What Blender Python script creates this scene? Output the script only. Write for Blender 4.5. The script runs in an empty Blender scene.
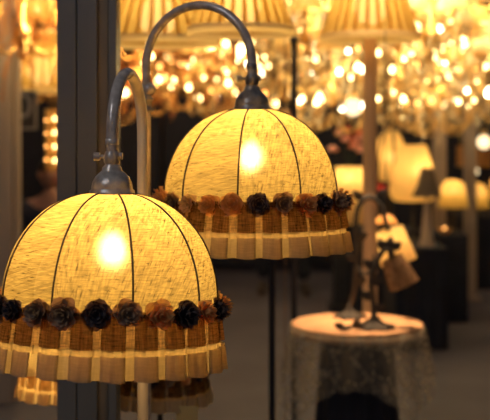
import bpy, math, random
from math import sin, cos, pi, radians as R
from mathutils import Vector, Matrix
random.seed(7)
S = bpy.context.scene
C = S.collection

# ------------------------------------------------------------------ camera, world, lights, exposure
CAMZ, FPX, HY = 1.55, 1150.0, 125.0
cd = bpy.data.cameras.new('camera'); cam = bpy.data.objects.new('camera', cd); C.objects.link(cam)
cam.location = (0, 0, CAMZ); cam.rotation_euler = (R(90), 0, 0)
cd.sensor_width = 36; cd.lens = FPX / 490 * 36; cd.shift_y = -(210 - HY) / 490
cd.clip_end = 100
cd.dof.use_dof = True; cd.dof.focus_distance = 2.10; cd.dof.aperture_fstop = cd.lens / 1000 / 0.0185
S.camera = cam
w = bpy.data.worlds.new('evening'); S.world = w; w.use_nodes = True
w.node_tree.nodes['Background'].inputs[0].default_value = (0.49, 0.475, 0.53, 1)
w.node_tree.nodes['Background'].inputs[1].default_value = 0.19
def area(name, loc, rot, size, power, col):
    l = bpy.data.lights.new(name, 'AREA'); l.size = size; l.energy = power*2.0; l.color = col
    o = bpy.data.objects.new(name, l); C.objects.link(o); o.location = loc; o.rotation_euler = rot
    return o
area('added_cool_light', (-1.6, 0.6, 3.3), (R(40), 0, R(-35)), 0.7, 6, (0.86, 0.88, 1.0))  # unseen cool light, added for the highlights on the metal
tl = area('added_warm_light', (0.55, 4.75, 3.3), (0, 0, 0), 0.35, 4.2, (1.0, 0.62, 0.32))  # unseen warm light, added to brighten the table
tl.data.spread = R(38)
area('added_warm_light', (-.1, 3.4, 3.3), (R(52), 0, R(-14)), 0.5, 5, (1.0, 0.72, 0.42))  # second unseen warm light, added to brighten the oak column
S.view_settings.view_transform = 'Standard'; S.view_settings.look = 'None'
S.view_settings.exposure = 0.0; S.view_settings.gamma = 1.0
S.cycles.max_bounces = 8; S.cycles.transparent_max_bounces = 16
S.cycles.sample_clamp_indirect = 6.0
S.cycles.use_denoising = True

def P(px, py, Y):
    return Vector(((px - 245) / FPX * Y, Y, CAMZ - (py - HY) / FPX * Y))

# ------------------------------------------------------------------ materials
def newmat(name):
    m = bpy.data.materials.new(name); m.use_nodes = True
    nt = m.node_tree; nt.nodes.clear()
    return m, nt, nt.nodes.new('ShaderNodeOutputMaterial')
def c4(c): return (c[0], c[1], c[2], 1)
def solid(name, col, rough=0.6, metal=0.0, var=0.15, scale=12, bump=0.0, col2=None, stretch=(1, 1, 1)):
    m, nt, out = newmat(name); N = nt.nodes; L = nt.links
    tc = N.new('ShaderNodeTexCoord'); mp = N.new('ShaderNodeMapping'); mp.inputs['Scale'].default_value = stretch
    no = N.new('ShaderNodeTexNoise'); no.inputs['Scale'].default_value = scale; no.inputs['Detail'].default_value = 4
    rp = N.new('ShaderNodeValToRGB'); b = N.new('ShaderNodeBsdfPrincipled')
    a = col2 or tuple(x * (1 - var) for x in col)
    rp.color_ramp.elements[0].color = c4(a); rp.color_ramp.elements[0].position = 0.35
    rp.color_ramp.elements[1].color = c4(col); rp.color_ramp.elements[1].position = 0.65
    L.new(tc.outputs['Object'], mp.inputs[0]); L.new(mp.outputs[0], no.inputs['Vector']); L.new(no.outputs['Fac'], rp.inputs[0])
    L.new(rp.outputs[0], b.inputs['Base Color']); b.inputs['Roughness'].default_value = rough; b.inputs['Metallic'].default_value = metal
    if bump:
        bp = N.new('ShaderNodeBump'); bp.inputs['Strength'].default_value = bump; bp.inputs['Distance'].default_value = 0.01
        L.new(no.outputs['Fac'], bp.inputs['Height']); L.new(bp.outputs[0], b.inputs['Normal'])
    L.new(b.outputs[0], out.inputs[0]); return m
def glow(name, col, strength, sample=False):
    m, nt, out = newmat(name); e = nt.nodes.new('ShaderNodeEmission')
    e.inputs[0].default_value = c4(col); e.inputs[1].default_value = strength
    nt.links.new(e.outputs[0], out.inputs[0])
    if not sample: m.cycles.emission_sampling = 'NONE'
    return m
def cloth(name, front, through, sheer, wt=0.65, weave=0.0, fleck=0.0, warp=300, weft=300, scatter=0):
    """thin cloth: diffuse + translucent + see-through gaps between the threads; the pattern follows the uv map (metres)"""
    m, nt, out = newmat(name); N = nt.nodes; L = nt.links
    d = N.new('ShaderNodeBsdfDiffuse'); t = N.new('ShaderNodeBsdfTranslucent'); tr = N.new('ShaderNodeBsdfTransparent')
    m1 = N.new('ShaderNodeMixShader'); m1.inputs[0].default_value = wt
    m2 = N.new('ShaderNodeMixShader'); m2.inputs[0].default_value = sheer
    L.new(d.outputs[0], m1.inputs[1]); L.new(t.outputs[0], m1.inputs[2])
    L.new(m1.outputs[0], m2.inputs[1]); L.new(tr.outputs[0], m2.inputs[2]); L.new(m2.outputs[0], out.inputs[0])
    if scatter:
        rf = N.new('ShaderNodeBsdfRefraction'); rf.inputs['IOR'].default_value = 1.32; rf.inputs['Roughness'].default_value = .52
        rf.inputs[0].default_value = (1, .88, .62, 1)
        m3 = N.new('ShaderNodeMixShader'); m3.inputs[0].default_value = scatter
        L.new(m2.outputs[0], m3.inputs[1]); L.new(rf.outputs[0], m3.inputs[2]); L.new(m3.outputs[0], out.inputs[0])
    tc = N.new('ShaderNodeTexCoord')
    def noise(sx, sy, lo, hi, a, b):
        mp = N.new('ShaderNodeMapping'); mp.inputs['Scale'].default_value = (sx, sy, 1)
        n = N.new('ShaderNodeTexNoise'); n.inputs['Scale'].default_value = 1; n.inputs['Detail'].default_value = 3
        L.new(tc.outputs['UV'], mp.inputs[0]); L.new(mp.outputs[0], n.inputs['Vector'])
        r = N.new('ShaderNodeMapRange'); r.inputs[1].default_value = lo; r.inputs[2].default_value = hi
        r.inputs[3].default_value = a; r.inputs[4].default_value = b
        L.new(n.outputs['Fac'], r.inputs[0]); return r.outputs[0]
    def mul(a, b):
        x = N.new('ShaderNodeMath'); x.operation = 'MULTIPLY'; L.new(a, x.inputs[0]); L.new(b, x.inputs[1]); return x.outputs[0]
    f = mul(noise(42, weft, .35, .65, 1 - weave, 1), noise(warp, 34, .35, .65, 1 - weave, 1))
    if fleck:
        f = mul(f, noise(60, 300, .60, .68, 1, 1 - fleck)); f = mul(f, noise(280, 40, .59, .68, 1, 1 - fleck))
        f = mul(f, noise(14, 9, .3, .7, 0.74, 1))
    for sh, col in ((d, front), (t, through)):
        mx = N.new('ShaderNodeVectorMath'); mx.operation = 'SCALE'; mx.inputs[0].default_value = col
        L.new(f, mx.inputs['Scale']); L.new(mx.outputs[0], sh.inputs[0])
    return m

M = {}
M['linen'] = cloth('linen', (.42, .30, .12), (.99, .76, .27), 0.0, 0.80, weave=.42, fleck=.75, warp=260, weft=320, scatter=.10)
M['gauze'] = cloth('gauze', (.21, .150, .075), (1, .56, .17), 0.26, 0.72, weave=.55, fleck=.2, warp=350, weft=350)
M['ribbon'] = cloth('ribbon', (.90, .62, .28), (1, .74, .30), 0.15, 0.8, weave=.2, warp=160, weft=350)
M['hem'] = cloth('hem', (.42, .40, .32), (.98, .72, .29), 0.22, 0.60, weave=.12)
M['ros_navy'] = cloth('shaded_rosette_cloth', (.045, .042, .055), (.10, .06, .05), 0.0, .3)  # rosette tones: one taupe gauze, with shade and lamplight put into the colour
M['ros_taupe'] = cloth('taupe_rosette_cloth', (.24, .19, .15), (.45, .27, .13), 0.02, .45)
M['ros_tan'] = cloth('lit_rosette_cloth', (.50, .31, .14), (.95, .50, .17), 0.06, .6)
M['ros_cream'] = cloth('brightest_lit_rosette_cloth', (.55, .42, .24), (.85, .58, .26), 0.04, .55)
M['edge_navy'] = cloth('navy_petal_lit_rim', (.13, .115, .11), (.22, .13, .08), 0.0, .4)  # paler petal rims paint in the lamp glow along the edges
M['edge_taupe'] = cloth('taupe_petal_lit_rim', (.42, .32, .22), (.7, .42, .18), 0.02, .5)
M['edge_tan'] = cloth('tan_petal_lit_rim', (.68, .44, .20), (1, .58, .22), 0.04, .6)
M['edge_cream'] = cloth('cream_petal_lit_rim', (.75, .58, .34), (1, .70, .32), 0.04, .6)
M['gauzelit'] = cloth('lit_gauze', (.55, .38, .18), (1, .68, .26), .22, .75, weave=.4, warp=350, weft=350)  # brighter copy of the gauze, lamp glow painted into its colour
M['rib'] = solid('dark_wire', (.035, .02, .01), .6)
M['ivory'] = solid('aged_ivory_metal', (.56, .49, .40), .28, .25, col2=(.24, .21, .18), scale=38, bump=.25)
M['agedcap'] = solid('aged_dark_pewter', (.33, .29, .23), .3, .4, col2=(.12, .11, .10), scale=40, bump=.3)
M['bronze'] = solid('dark_bronze', (.07, .055, .04), .75, .0, col2=(.04, .035, .03), scale=30, bump=.3)
M['pipe'] = solid('worn_grey_pipe', (.58, .50, .42), .25, .3, col2=(.36, .31, .27), scale=45, bump=.12)
M['paleenamel'] = solid('cream_enamel', (.92, .76, .54), .28, .05, var=.3, scale=30, stretch=(1, 1, .15))
M['post'] = solid('grey_green_post', (.175, .168, .15), .45, .2, var=.25, scale=6, stretch=(1, 1, .2))
M['postedge'] = solid('bronze_edge', (.24, .18, .11), .4, .3, var=.2, scale=8)
M['floor'] = solid('grey_floor', (.118, .106, .125), .7, 0, col2=(.082, .073, .088), scale=1.6, bump=.1)
M['navy'] = solid('navy_cloth', (.014, .017, .034), .85, 0, var=.4, scale=5)
M['navywall'] = solid('navy_wall', (.016, .018, .036), .8, 0, var=.35, scale=2)
M['amberwall'] = solid('amber_plaster', (.22, .11, .04), .8, 0, col2=(.10, .05, .022), scale=1.1)
M['wood'] = solid('pale_oak', (.78, .50, .26), .5, 0, col2=(.58, .36, .18), scale=14, stretch=(1, 1, .06))
M['greywood'] = solid('greyed_timber', (.44, .34, .26), .6, 0, col2=(.30, .23, .18), scale=10, stretch=(1, 1, .05))
M['darkmetal'] = solid('black_metal', (.022, .022, .028), .5, .4)
M['black'] = solid('black_paint', (.02, .02, .028), .6)
M['brass'] = solid('brass', (.78, .50, .18), .28, .9, col2=(.55, .33, .11), scale=20)
M['pleat'] = cloth('pleated_silk', (.80, .55, .20), (1, .78, .27), 0.06, .8, weave=.15)
M['paletrim'] = cloth('cream_trim', (.95, .80, .45), (1, .85, .45), 0.0, .6)
M['parchment'] = cloth('warm_parchment', (.80, .62, .34), (.98, .74, .34), 0.02, .75)
M['greyshade'] = cloth('grey_shade', (.16, .125, .10), (.20, .15, .10), 0.0, .3)
M['tanshade'] = cloth('tan_shade', (.46, .29, .16), (.5, .3, .15), 0.0, .3, weave=.4, warp=160, weft=40)
M['amberdrum'] = cloth('amber_drum', (.62, .34, .14), (.7, .36, .12), 0.0, .45)
M['bulb'] = glow('hero_bulb', (1.0, .61, .232), 130, True)
M['bulb_far'] = glow('far_bulb', (1.0, .62, .25), 34, True)
M['bulb_shade'] = glow('frosted_bulb', (1.0, .60, .22), 11, True)
M['bulb_plinth'] = glow('plinth_bulb', (1.0, .60, .22), 20, True)
M['candle'] = glow('candle_bulb', (1.0, .70, .28), 13)
M['candlew'] = glow('white_bulb', (1.0, .86, .60), 19)
M['candlea'] = glow('amber_bulb', (1.0, .42, .10), 6)
M['tulip'] = cloth('amber_tulip_glass', (.8, .45, .15), (1, .62, .22), .1, .7)
M['leaf'] = solid('dark_leaf', (.03, .045, .025), .6)
M['ambersolid'] = solid('amber_opaque_glass', (.85, .42, .12), .4)
M['redpetal'] = solid('red_petal', (.55, .03, .02), .6)
M['pinkpetal'] = solid('pink_petal', (.95, .55, .45), .6, col2=(.9, .35, .25), scale=4)
M['orangepetal'] = solid('orange_petal', (.72, .16, .05), .6)
M['skin'] = solid('skin', (.48, .24, .16), .5)
M['hair'] = solid('dark_hair', (.03, .018, .012), .7)
M['signgrey'] = solid('dark_sign_board', (.055, .05, .05), .6)
M['signtext'] = solid('pale_sign_paint', (.42, .38, .34), .6)
M['paper'] = solid('cream_card', (.40, .30, .12), .8)
# crystal: bright specular glass beads
def crystal_mat(name, tint, warm):
    m, nt, out = newmat(name); N = nt.nodes; L = nt.links
    g = N.new('ShaderNodeBsdfGlossy'); g.inputs[0].default_value = c4(tint); g.inputs['Roughness'].default_value = .22
    t = N.new('ShaderNodeBsdfTranslucent'); t.inputs[0].default_value = c4(warm)
    d = N.new('ShaderNodeBsdfTransparent')
    a = N.new('ShaderNodeMixShader'); a.inputs[0].default_value = .5
    b = N.new('ShaderNodeMixShader'); b.inputs[0].default_value = .2
    L.new(g.outputs[0], a.inputs[1]); L.new(t.outputs[0], a.inputs[2]); L.new(a.outputs[0], b.inputs[1]); L.new(d.outputs[0], b.inputs[2])
    L.new(b.outputs[0], out.inputs[0]); return m
M['crystal'] = crystal_mat('clear_crystal', (1, .90, .70), (1, .80, .46))
M['crystala'] = crystal_mat('amber_crystal', (1, .66, .30), (1, .5, .16))
# lace: cotton net with holes and denser motifs, laid out on the cloth's own uv map
def lace_mat():
    m, nt, out = newmat('cotton_lace'); N = nt.nodes; L = nt.links
    tc = N.new('ShaderNodeTexCoord')
    v = N.new('ShaderNodeTexVoronoi'); v.inputs['Scale'].default_value = 13; v.feature = 'DISTANCE_TO_EDGE'
    v2 = N.new('ShaderNodeTexVoronoi'); v2.inputs['Scale'].default_value = 45
    L.new(tc.outputs['UV'], v.inputs['Vector']); L.new(tc.outputs['UV'], v2.inputs['Vector'])
    r1 = N.new('ShaderNodeMapRange'); r1.inputs[1].default_value = .03; r1.inputs[2].default_value = .12; r1.inputs[3].default_value = .95; r1.inputs[4].default_value = .38
    r2 = N.new('ShaderNodeMapRange'); r2.inputs[1].default_value = .1; r2.inputs[2].default_value = .6; r2.inputs[3].default_value = .9; r2.inputs[4].default_value = .3
    L.new(v.outputs['Distance'], r1.inputs[0]); L.new(v2.outputs['Distance'], r2.inputs[0])
    mx = N.new('ShaderNodeMath'); mx.operation = 'MULTIPLY'; L.new(r1.outputs[0], mx.inputs[0]); L.new(r2.outputs[0], mx.inputs[1])
    ad = N.new('ShaderNodeMath'); ad.operation = 'ADD'; ad.use_clamp = True; L.new(mx.outputs[0], ad.inputs[0]); ad.inputs[1].default_value = .12
    d = N.new('ShaderNodeBsdfDiffuse'); d.inputs[0].default_value = (.46, .40, .29, 1)
    t = N.new('ShaderNodeBsdfTranslucent'); t.inputs[0].default_value = (.4, .34, .24, 1)
    a = N.new('ShaderNodeMixShader'); a.inputs[0].default_value = .35
    tr = N.new('ShaderNodeBsdfTransparent'); b = N.new('ShaderNodeMixShader')
    L.new(d.outputs[0], a.inputs[1]); L.new(t.outputs[0], a.inputs[2])
    L.new(ad.outputs[0], b.inputs[0]); L.new(tr.outputs[0], b.inputs[1]); L.new(a.outputs[0], b.inputs[2]); L.new(b.outputs[0], out.inputs[0])
    return m
M['lace'] = lace_mat()
M['amberglass'] = cloth('amber_glass', (.7, .35, .1), (1, .6, .2), .55, .8)

# ------------------------------------------------------------------ mesh helpers
class G:
    def __init__(s): s.v = []; s.f = []; s.uv = []
    def grid(s, rows, closed=False, uvs=None):
        b = len(s.v); n = len(rows[0])
        for r in rows: s.v += [tuple(p) for p in r]
        for i in range(len(rows) - 1):
            for j in range(n if closed else n - 1):
                k = (j + 1) % n
                s.f.append((b + i*n + j, b + i*n + k, b + (i+1)*n + k, b + (i+1)*n + j))
                if uvs:
                    k2 = j + 1
                    s.uv.append((uvs[i][j], uvs[i][k2], uvs[i+1][k2], uvs[i+1][j]))
        return s
    def cap(s, ring):
        b = len(s.v); s.v += [tuple(p) for p in ring]; s.f.append(tuple(range(b, b + len(ring)))); return s
    def lathe(s, prof, n=24, c=(0, 0, 0), caps=True):
        rows = [[(c[0] + r*cos(2*pi*j/n), c[1] + r*sin(2*pi*j/n), c[2] + z) for j in range(n)] for r, z in prof]
        s.grid(rows, True)
        if caps:
            if prof[0][0] > 1e-4: s.cap(rows[0][::-1])
            if prof[-1][0] > 1e-4: s.cap(rows[-1])
        return s
    def tube(s, path, r, n=10):
        path = [Vector(p) for p in path]
        rr = r if isinstance(r, (list, tuple)) else [r]*len(path)
        t0 = (path[1] - path[0]).normalized()
        a = Vector((0, 0, 1)) if abs(t0.z) < .9 else Vector((1, 0, 0))
        u = t0.cross(a).normalized(); rows = []
        for i, p in enumerate(path):
            t = (path[min(i+1, len(path)-1)] - path[max(i-1, 0)]).normalized()
            u = (u - t*u.dot(t)).normalized(); v = t.cross(u)
            rows.append([p + (u*cos(2*pi*j/n) + v*sin(2*pi*j/n))*rr[i] for j in range(n)])
        s.grid(rows, True); s.cap(rows[0][::-1]); s.cap(rows[-1]); return s
    def box(s, x0, x1, y0, y1, z0, z1):
        b = len(s.v)
        s.v += [(x0,y0,z0),(x1,y0,z0),(x1,y1,z0),(x0,y1,z0),(x0,y0,z1),(x1,y0,z1),(x1,y1,z1),(x0,y1,z1)]
        s.f += [tuple(b+i for i in q) for q in ((0,3,2,1),(4,5,6,7),(0,1,5,4),(1,2,6,5),(2,3,7,6),(3,0,4,7))]; return s
    def ball(s, c, r, n=10, sz=1.0):
        return s.lathe([(max(1e-4, r*sin(pi*i/n)), -r*sz*cos(pi*i/n)) for i in range(n+1)], max(8, n), c, False)
    def data(s, name, mat, smooth=True):
        me = bpy.data.meshes.new(name); me.from_pydata(s.v, [], s.f)
        if s.uv and len(s.uv) == len(s.f):
            ul = me.uv_layers.new(name='uv'); k = 0
            for q in s.uv:
                for co in q: ul.data[k].uv = co; k += 1
        me.materials.append(mat)
        if smooth: me.polygons.foreach_set('use_smooth', [True]*len(me.polygons))
        me.update(); return me
    def build(s, name, mat, parent=None, smooth=True, bevel=0, loc=None):
        o = bpy.data.objects.new(name, s.data(name, mat, smooth)); C.objects.link(o)
        if parent: o.parent = parent
        if loc: o.location = loc
        if bevel:
            b = o.modifiers.new('bevel', 'BEVEL'); b.width = bevel; b.segments = 2
        return o
def inst(name, me, parent=None, loc=(0, 0, 0), rot=(0, 0, 0), sc=1.0):
    o = bpy.data.objects.new(name, me); C.objects.link(o); o.parent = parent
    o.location = loc; o.rotation_euler = rot; o.scale = (sc,)*3 if not isinstance(sc, tuple) else sc
    return o
def tag(o, label, cat, group=None, kind=None):
    o['label'] = label; o['category'] = cat
    if group: o['group'] = group
    if kind: o['kind'] = kind
    return o
def thing(name, label, cat, loc=(0, 0, 0), group=None, rz=0):
    o = bpy.data.objects.new(name, None); C.objects.link(o); o.location = loc; o.rotation_euler.z = rz
    o.empty_display_size = .05
    return tag(o, label, cat, group)
def struct(name, g, mat, **k):
    o = g.build(name, mat, smooth=False, **k); o['kind'] = 'structure'; return o
def copy_tree(root, loc, label, rz=None):
    r = root.copy(); C.objects.link(r); r.location = loc; r['label'] = label
    if rz is not None: r.rotation_euler.z = rz
    def kids(a, b):
        for ch in list(a.children):
            c = ch.copy(); C.objects.link(c); c.parent = b; kids(ch, c)
    kids(root, r); return r

# ------------------------------------------------------------------ setting
XL, XR, YB, YF = -4.2, 4.4, 13.0, -1.5
struct('floor', G().box(XL, XR, YF, YB + .1, -.1, 0), M['floor'])
struct('wall_back', G().box(XL, XR, YB, YB + .12, 0, 3.9), M['amberwall'])
struct('wall_left', G().box(XL - .12, XL, YF, YB + .12, 0, 3.9), M['amberwall'])
struct('wall_right', G().box(XR, XR + .12, YF, YB + .12, 0, 3.9), M['amberwall'])

# navy partition boards in front of the amber wall
for i, (x0, x1, h) in enumerate(((-3.9, -2.05, 1.98), (-2.0, -.9, 1.90), (-.86, .35, 1.86), (.39, 1.5, 1.80), (1.54, 2.7, 1.75), (2.74, 4.0, 1.8))):
    t = thing('partition_screen', ['far-left dark navy partition board beside the pale column', 'dark navy partition board behind the tall grey post',
        'dark navy partition board behind the upper domed lamp', 'dark navy partition board behind the wooden lamp column',
        'dark navy partition board behind the lamps on the right plinths', 'dark navy partition board at the right edge'][i], 'partition', ((x0+x1)/2, 12.2, 0), 'navy partition boards')
    hw = (x1-x0)/2
    G().box(-hw, hw, -.02, .02, .06, h).build('panel', M['navywall'], t, False)
    for s in (-1, 1): G().box(s*hw*.8-.03, s*hw*.8+.03, -.2, .2, 0, .06).build('foot', M['black'], t, False)

# tall grey-green post behind the front lamp
Yp = 2.78
t = thing('display_post', 'tall dark grey-green square post standing behind the front domed lamp', 'post', (0, Yp, 0))
def px(x, Y): return (x-245)/FPX*Y
G().box(px(57, Yp), px(76, Yp), 0, .10, 0, 2.9).build('post_face', M['post'], t, False, .002)
G().box(px(77, Yp), px(97, Yp), 0, .10, 0, 2.9).build('post_face', M['post'], t, False, .002)
G().box(px(97, Yp), px(107.5, Yp), .012, .10, 0, 2.9).build('post_side_strip', M['postedge'], t, False, .001)
G().box(px(108.2, Yp), px(116, Yp), .004, .10, 0, 2.9).build('post_side_strip', M['post'], t, False, .001)
G().box(px(60, Yp), px(113, Yp), .02, .09, 0, 2.91).build('post_core', M['black'], t, False)

# ------------------------------------------------------------------ domed ruffled shade
def dome_r(t, a, nr, gather=1.0):
    """radius factor, t = 0 at top .. 1 at rosette line, a in units of ribs"""
    r = sin(min(1, .085 + .915*t)*pi/2*1.02)**.86
    f = a % 1
    r *= 1 - .030*sin(pi*f)**1.2 * (.35 + .65*t)
    r *= 1 + gather*.035*max(0, 1-t*2.0)**1.2*sin(a*2*pi*5)*(.7 + .3*sin(a*9.1))
    return r
def make_dome(parent, rad, h, nr, phase, mat, nu=270, nv=34, hfac=1.0):
    rows, uvs = [], []
    for i in range(nv+1):
        t = i/nv; row = []; ur = []
        z = h*cos(min(1, .085 + .915*t)*pi/2)/cos(.085*pi/2)
        for j in range(nu+1):
            a = j/nu*nr; th = 2*pi*j/nu + phase
            r = rad*dome_r(t, a, nr)
            if j < nu: row.append((r*cos(th), r*sin(th), z))
            ur.append((2*pi*rad*j/nu*(.25+.75*t), h*1.5*(1-t)))
        rows.append(row); uvs.append(ur)
    g = G(); g.grid(rows, True, uvs)
    return g
def add_ribs(parent, rad, h, nr, phase, r=.0019):
    for k in range(nr):
        th = 2*pi*k/nr + phase; path = []
        for i in range(19):
            t = i/18; rr = rad*dome_r(t, 0, nr, 0) + .0012
            path.append((rr*cos(th), rr*sin(th), h*cos(min(1, .085 + .915*t)*pi/2)/cos(.085*pi/2)))
        G().tube(path, r, 6).build('rib', M['rib'], parent)
def pleat_path(n, rnd, rad, seg=3):
    """box pleat outline: list of (theta, radial offset) — the real folds, layer over layer"""
    pts = []
    for k in range(n):
        g = rnd[k]; d = .0035
        key = [(0, 0), (g, 0), (.615, -.001), (g + .01, d*.9), (g - .015, d*1.6), (.60, d*2.6), (.985, d*1.7), (.585, d*.6), (.99, -.001)]
        for (a, b) in zip(key, key[1:]):
            for s in range(seg):
                q = s/seg; pts.append(((k + a[0] + (b[0]-a[0])*q)/n*2*pi, a[1] + (b[1]-a[1])*q))
    pts.append((2*pi, 0))
    return pts
def make_ruffle(parent, n, r0, r1, z0, z1, v0, v1, name, mat, sd, nv=8, extra=0.0, outer_only=False, amp=1.0):
    rn = random.Random(sd); rnd = [.15 + .17*rn.random() for _ in range(n)]
    wob = [rn.uniform(-1, 1) for _ in range(n)]
    pts = pleat_path(n, rnd, r0)
    if outer_only:   # ribbon runs over the outer faces
        pts = []
        for k in range(n):
            g = rnd[k]; d = .0035
            key = [(0, .0005), (g - .02, .0005), (g - .005, d*1.6), (.60, d*2.6), (.98, d*1.7), (.99, .0005)]
            for (a, b) in zip(key, key[1:]):
                for s in range(3): pts.append(((k + a[0] + (b[0]-a[0])*s/3)/n*2*pi, a[1] + (b[1]-a[1])*s/3))
        pts.append((2*pi, .0005))
    rows, uvs = [], []; arc = 0; arcs = [0]
    for a, b in zip(pts, pts[1:]):
        arc += math.hypot((b[0]-a[0])*r0, b[1]-a[1]); arcs.append(arc)
    for i in range(nv+1):
        v = v0 + (v1-v0)*i/nv; row = []; ur = []
        for (th, off), ac in zip(pts, arcs):
            k = th/(2*pi)*n; wv = wob[int(k) % n]*(1-(k % 1)) + wob[(int(k)+1) % n]*(k % 1)
            r = r0 + (r1-r0)*v**.8 + off*(.55 + 1.3*v)*amp + .0050*amp*v*((k % 1) - .5) + extra + .0035*wv*v
            zz = z0 + (z1-z0)*v + .0018*wv*v + .0009*sin(k*2*pi*1.0)*v
            tt = th + .012*wv*v
            row.append((r*cos(tt), r*sin(tt), zz)); ur.append((ac, (z1-z0)*v))
        rows.append(row); uvs.append(ur)
    g = G(); g.grid(rows, False, uvs)
    return g.build(name, mat, parent)
def rosette_mesh(mat, edge, sd, scl=1.0):
    rn = random.Random(sd); g = G()
    for (n, rad, lift, curl, wd) in ((6, .0275, .001, .004, .0125), (6, .022, .006, .009, .0105), (5, .0155, .010, .012, .008), (4, .009, .013, .012, .006)):
        ph = rn.random()*6
        for k in range(n):
            th = ph + 2*pi*k/n + rn.uniform(-.15, .15); L = rad*rn.uniform(.85, 1.15); tw = rn.uniform(-.004, .004)
            rows = []; uvs = []
            for i in range(5):
                s = i/4; w = wd*(.25 + .95*sin(pi*(.12 + .70*s))) ; row = []
                for j in range(5):
                    q = (j-2)/2
                    x = L*s; y = w*q
                    z = lift + curl*s*s*1.3 + .006*q*q*(1 if s > .3 else .3) + .0028*sin(q*6 + k*2)*s + tw*q*s
                    if i == 4: x -= .003*q*q - .0012*sin(q*7 + k*2); z -= .003
                    row.append((x*cos(th) - y*sin(th), x*sin(th) + y*cos(th), z))
                rows.append(row); uvs.append([(p[0], p[1]) for p in row])
            g.grid(rows, False, uvs)
    ne = len(g.f)
    g.ball((0, 0, .006), .006, 6)
    g.uv = []
    g.v = [(x*scl, y*scl, z*scl) for x, y, z in g.v]
    me = g.data('rosette', mat); me.materials.append(edge)
    for i_, p_ in enumerate(me.polygons):
        if i_ < ne and (i_ % 16) >= 12: p_.material_index = 1
    return me
ROS = {(c, k): rosette_mesh(M['ros_' + c], M['edge_' + c], k*7 + len(c)) for c in ('navy', 'taupe', 'tan', 'cream') for k in range(4)}
def add_rosettes(parent, n, r, z, cols, sc, phase, sd):
    rn = random.Random(sd)
    for k in range(n):
        th = 2*pi*k/n + phase + rn.uniform(-.02, .02)
        c = cols[k % len(cols)]
        # petals open outward
        q = Matrix.Rotation(th, 4, 'Z') @ Matrix.Rotation(R(90 + rn.uniform(-12, 8)), 4, 'Y') @ Matrix.Rotation(rn.random()*6, 4, 'Z')
        o = inst('rosette', ROS[(c, rn.randrange(4))], parent, (r*cos(th), r*sin(th), z + rn.uniform(-.003, .003)), q.to_euler(), sc*rn.uniform(.88, 1.08))
def ruffled_shade(parent, loc, tilt, rad, h, drop, rflare, nr, phase, cols, rphase, nros, sd, matd='linen', hem='hem', rsc=1.0, nu=270, gz='gauze'):
    g = make_dome(None, rad, h, nr, phase, M[matd], nu=nu)
    sh = g.build('lamp_shade', M[matd], parent); sh.location = loc; sh.rotation_euler = tilt
    add_ribs(sh, rad, h, nr, phase, .0019*rsc)
    # wire ring that carries dome and ruffle
    G().tube([(rad*1.0*cos(2*pi*i/60), rad*1.0*sin(2*pi*i/60), 0) for i in range(61)], .0022*rsc, 6).build('wire_ring', M['rib'], sh)
    r0 = rad*1.012; k = drop/.108
    make_ruffle(sh, nros, r0, rflare, .006*k, -drop, 0, .545, 'ruffle', M[gz], sd, amp=rsc)
    make_ruffle(sh, nros, r0, rflare, .006*k, -drop, .635, 1, 'ruffle_hem', M[hem], sd, amp=rsc)
    make_ruffle(sh, nros, r0, rflare, .006*k, -drop, .53, .66, 'ribbon_trim', M['ribbon'], sd, 2, .001*rsc, True, amp=rsc*.25)
    add_rosettes(sh, nros, rad*1.005, 0, cols, rsc*.94, rphase, sd)
    return sh

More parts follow.
